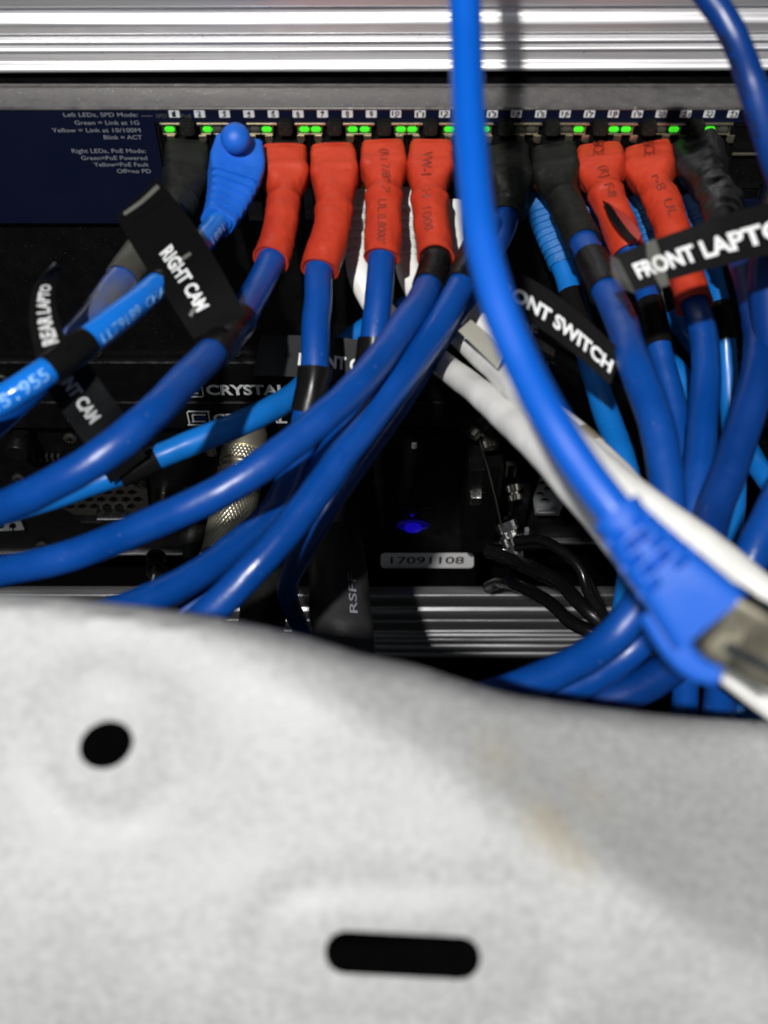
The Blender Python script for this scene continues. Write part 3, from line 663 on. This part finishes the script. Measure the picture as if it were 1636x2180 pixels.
put('cable_print', *tube_text(P, 'CHA', 6.15, 5.65, 3.1, -.5, 2.0), 'print_cable', t, smooth=False)
put('cable_print', *tube_text(P, 'LL79189', 7.28, 6.3, 3.1, -.45, 2.3, True), 'print_cable', t, smooth=False)
put('cable_print', *tube_text(P, '151955', 9.6, 8.5, 3.1, -.05, 2.6, True), 'print_cable', t, smooth=False)
sleeve(t, P, 4.3, 5.55, 3.55, name='label_wrap')
sleeve(t, P, 7.4, 8.35, 3.6, name='label_wrap', label='black wrap below the REAR LAPTO flag')
flag(t, [(118, 560, 244), (72, 612, 244), (62, 680, 241), (76, 762, 236)], [(134, 566, 250), (118, 616, 247), (124, 672, 242), (148, 738, 235)], [('REAR LAPTO', .93, .28, .28, .74, 'print')], m='tape', label='curled flag lettered REAR LAPTO')
# --- sky cable carrying the NT CAM flag and the horizontal flag
t, P = cable('sky blue cable rising to the right behind the shiny wrap, holding the NT CAM flag', [(1000, 560, 326), (930, 620, 328), (845, 668, 328), (765, 712, 327), (696, 774, 322), (625, 838, 304), (530, 890, 292), (430, 930, 288), (340, 968, 286), (270, 1000, 284), (190, 1030, 284), (80, 1070, 286), (-60, 1110, 290), (-200, 1140, 292)], 3.3, 'sky_cable')
sleeve(t, P, 8.15, 9.2, 3.9, name='label_wrap')
flag(t, [(88, 812, 245), (140, 888, 252), (190, 958, 262), (236, 1030, 278)], [(172, 750, 245), (225, 828, 252), (272, 892, 262), (312, 972, 278)], [('NT CAM', .10, .50, .60, .33, 'print')], m='flag_grey', label='flag lettered NT CAM')
flag(t, [(556, 712, 312), (640, 714, 310), (720, 718, 308), (800, 728, 307)], [(538, 798, 312), (630, 802, 310), (715, 812, 308), (795, 830, 307)], [('FRONT C', .34, .87, .42, .70, 'print')], m='flag_grey', label='flag lettered FRONT C')

# --- lower row sky boots
def sky(label, pts, wraps=(), rb=3.7, tb=2, r=2.9, m='sky_cable'):
    t, P = cable(label, pts, r, m, group=GS, t0=tb-.3)
    def rr(u):
        if u < .25 or u > .95: return 0
        k = (u-.25)/.7*8; return -.45 if k-int(k) < .4 else 0
    put('boot', *sweep(P, 0, tb, lambda u: rb+1.0-1.2*u, lambda u: rb-.3*u, lambda u: 3.6-1.2*u, n=110, m=32, disp=lambda u, th: rr(u), cap1='lip'), 'boot_sky', t)
    for a, b in wraps: sleeve(t, P, a, b, r+.4, name='label_wrap')
    return t, P
sky('sky blue cable with a ribbed boot, passing behind the FRONT SWITCH strip', [(1150, 415, 324), (1172, 490, 322), (1200, 565, 320), (1216, 615, 318), (1238, 690, 314), (1262, 780, 306), (1288, 860, 298), (1316, 940, 290), (1338, 1030, 284), (1348, 1130, 280), (1340, 1240, 280), (1322, 1330, 286), (1300, 1400, 300)], [(3.1, 4.35)], r=3.4, rb=4.2)
sky('sky blue cable with a ribbed boot behind the torn red boot', [(1262, 412, 326), (1285, 480, 326), (1325, 565, 326), (1350, 650, 326), (1400, 740, 326), (1450, 800, 324), (1480, 880, 320), (1500, 960, 320), (1510, 1060, 320)], [(2.4, 3.2)])
sky('sky blue cable with a ribbed boot between the two rightmost red boots', [(1364, 412, 326), (1385, 480, 326), (1405, 560, 326), (1420, 640, 326), (1450, 690, 330), (1500, 760, 330), (1540, 850, 330), (1580, 930, 322), (1620, 1000, 312), (1680, 1080, 306)], [(2.4, 3.2)])
sky('sky blue cable with a ribbed boot to the right of the rightmost red boot', [(1470, 412, 326), (1490, 480, 326), (1515, 570, 322), (1532, 640, 320), (1543, 700, 318), (1550, 780, 318), (1556, 860, 318), (1560, 960, 316), (1566, 1060, 316), (1556, 1160, 320), (1540, 1280, 324), (1530, 1400, 328), (1540, 1560, 330), (1560, 1750, 340), (1560, 1950, 370)], [(3.1, 4.3)])

# --- white cables
def white_boot(t, P, t1, rb=3.4):
    def rr(u):
        if u < .15 or u > .62: return 0
        k = (u-.15)/.47*6; return -.4 if k-int(k) < .35 else 0
    put('boot', *sweep(P, 0, t1, lambda u: rb-.8*math.sin(min(1, u*2)*math.pi)*.6+max(0, u-.6)*2.4, lambda u: rb+.2, 2.8, n=80, m=28, disp=lambda u, th: rr(u), cap1='lip'), 'white_cable', t)
t, P = cable('white cable running lowest of the white ones, diagonally behind the foreground cable', [(762, 405, 322), (762, 500, 322), (768, 580, 320), (815, 660, 320), (880, 720, 314), (955, 782, 300), (1045, 858, 272), (1140, 945, 244), (1225, 1036, 224), (1310, 1140, 214), (1400, 1255, 204), (1500, 1372, 196), (1600, 1452, 190), (1740, 1550, 184), (1950, 1690, 185), (2250, 1800, 200)], 3.5, 'white_cable', group=GW, t0=2.4)
white_boot(t, P, 2.9)
t, P = cable('white cable with a pale label plate, crossing over the deep blue cables at the right', [(868, 405, 322), (868, 500, 322), (876, 580, 320), (925, 660, 316), (1005, 735, 300), (1072, 800, 276), (1150, 872, 250), (1240, 952, 228), (1330, 1035, 214), (1430, 1112, 206), (1530, 1190, 200), (1620, 1268, 196), (1740, 1370, 192), (1960, 1540, 196), (2250, 1650, 210)], 3.35, 'white_cable', group=GW, t0=2.4)
white_boot(t, P, 2.9)
flag(t, [(1003, 680, 284), (1035, 708, 276), (1070, 752, 266)], [(976, 704, 285), (1012, 738, 278), (1058, 784, 268)], name='label_plate', m='beige')
t, P = cable('short stretch of stained white cable, uppermost of the white ones', [(960, 430, 322), (966, 520, 322), (985, 620, 318), (1050, 760, 306), (1140, 850, 290), (1218, 918, 276), (1288, 985, 266), (1350, 1050, 262), (1400, 1130, 268), (1430, 1230, 276)], 3.5, 'white_cable', group=GW, t0=0)
M['clamp'] = mat('tan stained sleeve', (.36, .30, .2), .5, mottle=.4)
sleeve(t, P, 5.2, 5.6, 3.62, 'clamp', name='stained_band')

# --- FRONT SWITCH label strip on its sky cable
ck, P = cable('black cable tucked behind the FRONT SWITCH label strip', [(1000, 640, 330), (1080, 680, 325), (1170, 740, 318), (1260, 800, 312), (1340, 850, 312), (1440, 900, 316)], 2.4, 'blackshrink', cat='cable', name='cable')
flag(ck, [(1030, 545, 262), (1140, 598, 258), (1230, 662, 255), (1325, 748, 252)], [(1000, 600, 262), (1110, 672, 258), (1210, 742, 255), (1300, 818, 252)], [('FRONT SWITCH', .12, .975, .40, .74, 'print')], label='strip lettered FRONT SWITCH', nu=22)
flag(ck, [(1060, 650, 275), (1120, 664, 274), (1190, 700, 272)], [(1050, 700, 275), (1110, 722, 274), (1180, 760, 272)], [('IDF', .38, .72, .30, .72, 'print_dim')], label='strip lettered IDF')

# --- right edge cables
t, P = cable('navy cable with tiny black print hanging at the top right corner', [(1440, -90, 215), (1505, -10, 214), (1556, 66, 214), (1594, 150, 216), (1622, 240, 218), (1650, 340, 222), (1690, 460, 228)], 2.75, 'dark_cable')
put('cable_print', *tube_text(P, '- 4PR 23AWG - UTP -', 1.7, 4.6, 2.75, .6, 1.2), 'print_black', t, smooth=False)
t, P = cable('deep blue cable crossing the right edge below the middle', [(2000, 640, 270), (1860, 760, 250), (1760, 900, 240), (1690, 1010, 236), (1640, 1100, 232), (1600, 1190, 230), (1565, 1290, 232), (1545, 1400, 238), (1530, 1540, 250), (1520, 1720, 280), (1500, 1900, 330)], RC, 'navy_cable')
t, P = cable('sky blue cable curling behind the plug at the lower right', [(2000, 1300, 290), (1840, 1370, 272), (1700, 1440, 262), (1620, 1490, 264), (1560, 1530, 266), (1500, 1600, 270), (1440, 1720, 290)], 4.2, 'sky_cable')
t, P = cable('thick dark blue cable from the black wrapped boot at the right edge', [(1700, 380, 272), (1660, 460, 268), (1640, 560, 264), (1650, 700, 262), (1690, 860, 262), (1760, 1000, 262), (1860, 1160, 270), (1980, 1330, 300)], 4.6, 'dark_cable')
sleeve(t, P, 0, 1.2, 5.2, 'crumple', name='boot', nz=.8)
flag(t, [(1302, 545, 232), (1400, 508, 230), (1520, 466, 228), (1700, 410, 226)], [(1345, 622, 232), (1440, 592, 230), (1560, 560, 228), (1730, 520, 226)], [('FRONT LAPTOP', .10, 1.0, .36, .74, 'print')], label='strip lettered FRONT LAPTO', nu=22)
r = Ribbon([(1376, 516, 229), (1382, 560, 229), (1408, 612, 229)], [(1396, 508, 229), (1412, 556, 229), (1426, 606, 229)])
put('film_glare', *r.mesh(8, 3, .15), 'clear', t)  # pale translucent strip standing in for glare on the label
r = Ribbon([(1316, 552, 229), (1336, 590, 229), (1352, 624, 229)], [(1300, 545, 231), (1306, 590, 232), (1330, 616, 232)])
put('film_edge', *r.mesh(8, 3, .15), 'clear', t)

# --- black wires of the connector
def wire(label, pts, r, m='black_gloss', **k):
    return cable(label, pts, r, m, cat='cable', name='cable', nz=.25, **k)
wire('thin glossy black wire arching right from the bright thumbscrews', [(1100, 1150, 404), (1150, 1150, 396), (1200, 1178, 388), (1235, 1215, 384), (1255, 1265, 384), (1290, 1320, 388), (1300, 1390, 400)], 1.8)
wire('second glossy black wire looping under the first toward the blue bundle', [(1100, 1165, 410), (1140, 1160, 402), (1185, 1165, 396), (1225, 1200, 392), (1262, 1250, 390), (1285, 1300, 394), (1310, 1380, 404)], 1.4)
wire('short taped black cable with rings crossing the lower aluminium rail', [(1040, 1170, 432), (1100, 1195, 424), (1140, 1215, 412), (1190, 1240, 402), (1235, 1285, 392), (1275, 1320, 388), (1330, 1370, 392)], 2.7, 'black_gloss')
wire('long black cable lying diagonally over the lower aluminium rail', [(1040, 1250, 475), (1070, 1240, 450), (1110, 1250, 428), (1170, 1285, 412), (1215, 1325, 404), (1265, 1350, 398), (1330, 1380, 398)], 2.5, 'black_gloss')
# --- RSFF cable and neighbours
def stub(label, pts, rf, m, cat='cable', nz=.3):
    P = Path(pts); t = thing('cable', label, cat, P.p[-1])
    put('jacket', *sweep(P, 0, len(pts)-1, rf, n=50, m=40, nz=nz, nsc=.12), m, t); return t, P
M['softblack'] = mat('matt black heat shrink', (.035, .035, .036), .42, bump=.6, bscale=170, mottle=.35, mscale=80)
t, P = stub('thick matt black heat-shrunk cable end printed RSFF, standing below the blue light', [(716, 1160, 372), (722, 1230, 360), (727, 1310, 352), (735, 1400, 346), (740, 1500, 344)], lambda u: 9.0+.7*math.sin(u*3)+.35*(u < .04), 'softblack')
put('cable_print', *tube_text(P, 'RSFF', 2.3, 1.35, 9.9, -.42, 2.6), 'print_grey', t, smooth=False)
t, P = stub('thick black cable end left of the one printed RSFF', [(575, 1190, 385), (566, 1250, 376), (556, 1320, 368), (545, 1400, 362)], lambda u: 8.2-.8*u, 'blackshrink')
t, P = stub('dark grey connector sleeve hidden behind the crossing blue cables at the left', [(416, 1110, 400), (408, 1150, 396), (404, 1195, 392)], lambda u: 5.6-3.2*u, 'blackshrink')
# small plug with a thin lead
t = thing('small_plug', 'small black plug with a thin grey lead near the lower left', 'connector', at(322, 1270, 395))
P = Path([(333, 1185, 404), (331, 1205, 400), (328, 1225, 396), (324, 1245, 394), (318, 1268, 392)])
put('plug_body', *cyl(P.p[0], P.p[2], 3, n=20, prof=[(0, 3.6), (.2, 3.6), (.22, 2.2), (.4, 2.2), (.42, 3.0), (.6, 3.0), (.62, 2.5), (.8, 3.0), (1, 2.2)]), 'black_gloss', t)
put('lead', *sweep(P, 2, 4, .55, m=10), 'steelgrey', t)
# --- round gold connectors
def knurl(amp): return lambda u, an: amp*abs(math.sin(an*26+u*160))*abs(math.sin(an*26-u*160))
def round_connector(label, a, b, r, m):
    t = thing('round_connector', label, 'connector', b, 'knurled round metal connectors')
    A, B = Vector(a), Vector(b)
    L = lambda u: A+(B-A)*u
    put('sleeve_cap', *cyl(L(-.12), L(.02), r*.8, n=40, prof=[(0, r*.62), (.1, r*.8), (.9, r*.84), (1, r*.7)]), 'softblack', t)
    put('shell', *cyl(L(.0), L(.19), r, n=56, prof=[(0, r*.78), (.08, r*.82), (.12, r*.9), (.5, r*.94), (.95, r*.97), (1, r*.9)]), m, t)
    pr = [(i/40, r*(1.04 if .04 < i/40 < .96 else .98)) for i in range(41)]
    put('knurled_ring', *cyl(L(.195), L(.285), r, n=208, prof=pr, rad=lambda u, an: r*.025*(abs(math.sin(an*17+u*6))*abs(math.sin(an*17-u*6))-.5)), m, t)
    put('plain_ring', *cyl(L(.29), L(.355), r, n=56, prof=[(0, r*.9), (.05, r*1.0), (.3, r*1.02), (.34, r*.94), (.9, r*.94), (1, r*.9)]), m, t)
    put('knurled_ring', *cyl(L(.36), L(1.0), r, n=208, prof=[(i/60, r*1.03) for i in range(61)], rad=lambda u, an: r*.04*(abs(math.sin(an*17+u*40))*abs(math.sin(an*17-u*40))-.5)), m, t)
    return t
t = round_connector('gold knurled round connector seen below the CRYSTAL lettering', at(530, 912, 392), at(480, 1178, 378), 7.6, 'gold')
c = at(489, 955, 381); put('arrow_mark', [c, c+Vector((1.3, 0, 0)), c+Vector((.65, 0, 1.2))], [(0, 1, 2)], 'edge', t, smooth=False)
M['darkmetal'] = mat('dark plated shell', (.12, .12, .11), .3, metal=1)
round_connector('dark knurled round connector between two crossing blue cables', at(712, 905, 398), at(676, 1160, 384), 7.4, 'darkmetal')
put_t = thing('lever_switch', 'small grey toggle tab left of the gold connector', 'switch', onY(447, 975, 0))
put('tab', *join([face_px(436, 458, 935, 975, -3, 4, .8)]), 'dimsteel', put_t)
put('collar', *face_px(430, 464, 930, 940, -1, 6, .8), 'black_gloss', put_t)

# ================================================================== FOREGROUND PATCH CABLE
t = thing('patch_cable', 'bright blue patch cable hanging in the foreground with a loose metal-shelled plug', 'network cable', at(1500, 1340, 150))
P = Path([(1010, -1500, 235), (1000, -800, 210), (992, -160, 188), (990, -60, 184), (989, 60, 181), (991, 180, 177), (999, 300, 173), (1013, 420, 169), (1033, 535, 165), (1064, 655, 161), (1106, 770, 158), (1162, 880, 155), (1232, 985, 153), (1308, 1085, 151), (1375, 1170, 150), (1450, 1255, 149), (1530, 1345, 148)])
put('jacket', *sweep(P, 0, 13.6, 2.62, n=150, m=32), 'bright_cable', t)
def slots(u, th):
    if u < .10 or u > .62: return 0
    k = (u-.10)/.52*5; j = int(k); f = k-j
    a = (th-math.pi/2)/math.pi*4.4 + (0.5 if j % 2 else 0)
    g = a-math.floor(a)
    d = min(1, max(0, (.5-abs(f-.5)-.20)*9))*min(1, max(0, (.5-abs(g-.5)-.12)*8))
    return -2.9*d
BW = lambda u: 3.45+1.3*min(1, u/.12)*0+2.6*max(0, (u-.05))**1.05+.25*math.exp(-((u-.02)/.03)**2)
M['boot_near'] = mat('glossy blue moulded boot', (.002, .085, .46), .55, bump=.15, bscale=400, spec=.25)
put('boot', *sweep(P, 13.0, 15.75, BW, lambda u: 3.3+1.7*u, lambda u: 2.4+3.2*u, n=190, m=128, disp=slots, cap1='flat'), 'boot_near', t)
Q = Path([(1400, 1300, 151), (1432, 1360, 150), (1465, 1405, 149), (1500, 1430, 148), (1540, 1438, 147)])
put('latch_guard', *sweep(Q, 0, 4, lambda u: 2.6-1.3*u, lambda u: 1.6-.5*u, 3, n=30), 'boot_near', t)
Q = Path([(1500, 1300, 148), (1560, 1335, 147.5), (1650, 1382, 147), (1760, 1440, 146.5)])
M['shell'] = mat('tarnished plug shell', (.50, .47, .36), .30, metal=1, bump=.15, bscale=150, mottle=.3, mscale=60)
pg = put('plug_shell', *sweep(Q, .3, 3, 4.7, 3.9, 8, n=14, m=48, roll=.21), 'shell', t)
put('shell_fold', *sweep(Q, .55, 1.15, 4.85, 4.05, 8, n=8, m=48, roll=.21), 'shell', pg)
put('shell_spring', *sweep(Path([(1545, 1372, 143.2), (1590, 1396, 142.8), (1640, 1420, 142.5), (1700, 1450, 142)]), 0, 3, .9, .5, 5, n=12, roll=.42), 'chrome', pg)
Q2 = Path([(1530, 1398, 150), (1590, 1420, 149), (1680, 1480, 148)])
put('plug_latch', *sweep(Q2, 0, 2, 1.3, 1.0, 6, n=12), 'white_cable', t)

# ================================================================== WHITE PANEL
edge_pts = [(-700, 1240), (-300, 1243), (-60, 1255), (0, 1262), (150, 1274), (300, 1292), (430, 1310), (550, 1332), (660, 1358), (770, 1392), (850, 1408), (900, 1420), (990, 1450), (1100, 1480), (1250, 1502), (1400, 1520), (1550, 1532), (1700, 1540), (1900, 1545), (2350, 1550)]
E = [Vector((a, b, 0)) for a, b in edge_pts]
outer = [(crom(E, i/80).x, crom(E, i/80).y) for i in range(81)] + [(2350, 2600), (-700, 2600)]
def pdepth(x, y):
    # signed distance from the diagonal crease, positive towards the upper right
    nx, ny = .545, -.838
    s = (x-700)*nx+(y-1475)*ny
    k = 20.0
    soft = k*math.log1p(math.exp(max(-30, min(30, s/k)))) if s < 900 else s
    d = 156+soft*.068
    ey = min(1, max(0, 1-(y-crom_edge(x))/42)); d += 5.0*ey**2.2
    r1 = math.hypot(x-225, y-1590); d += .6*math.exp(-((r1-150)/45)**2)
    q = max(0, abs(x-860)-170); r2 = math.hypot(q, (y-2035)); d += .8*math.exp(-((r2-150)/38)**2)
    d += 2.3*noise.noise(Vector((x*.0025, y*.0025, 3)))+.06*noise.noise(Vector((x*.012, y*.012, 8)))
    d -= .004*(y-1500)
    d += 5.5*(max(0, y-1850)/330)**2 + 3.0*(max(0, 130-x)/330)**2
    return d
def crom_edge(x):
    for i in range(80):
        a, b = outer[i], outer[i+1]
        if a[0] <= x <= b[0]: return a[1]+(b[1]-a[1])*(x-a[0])/max(1e-6, b[0]-a[0])
    return 1540
slot = []
ca, sa = math.cos(math.radians(3)), math.sin(math.radians(3))
for px, py in rrect(-166, 166, -46, 46, 44): slot.append((858+px*ca-py*sa, 2034+px*sa+py*ca))
hole = ell(226, 1586, 60, 49, 40, math.radians(-28))
M['panel'] = panel_mat()
V, F = plate(outer, [hole, slot], lambda x, y, k: at(x, y, pdepth(x, y)+k), 1.6, grid=22)
o = put('metal_panel', V, F, 'panel', origin=False)
tag(o, 'worn white metal panel with a round hole and a long slot, out of focus', 'panel')
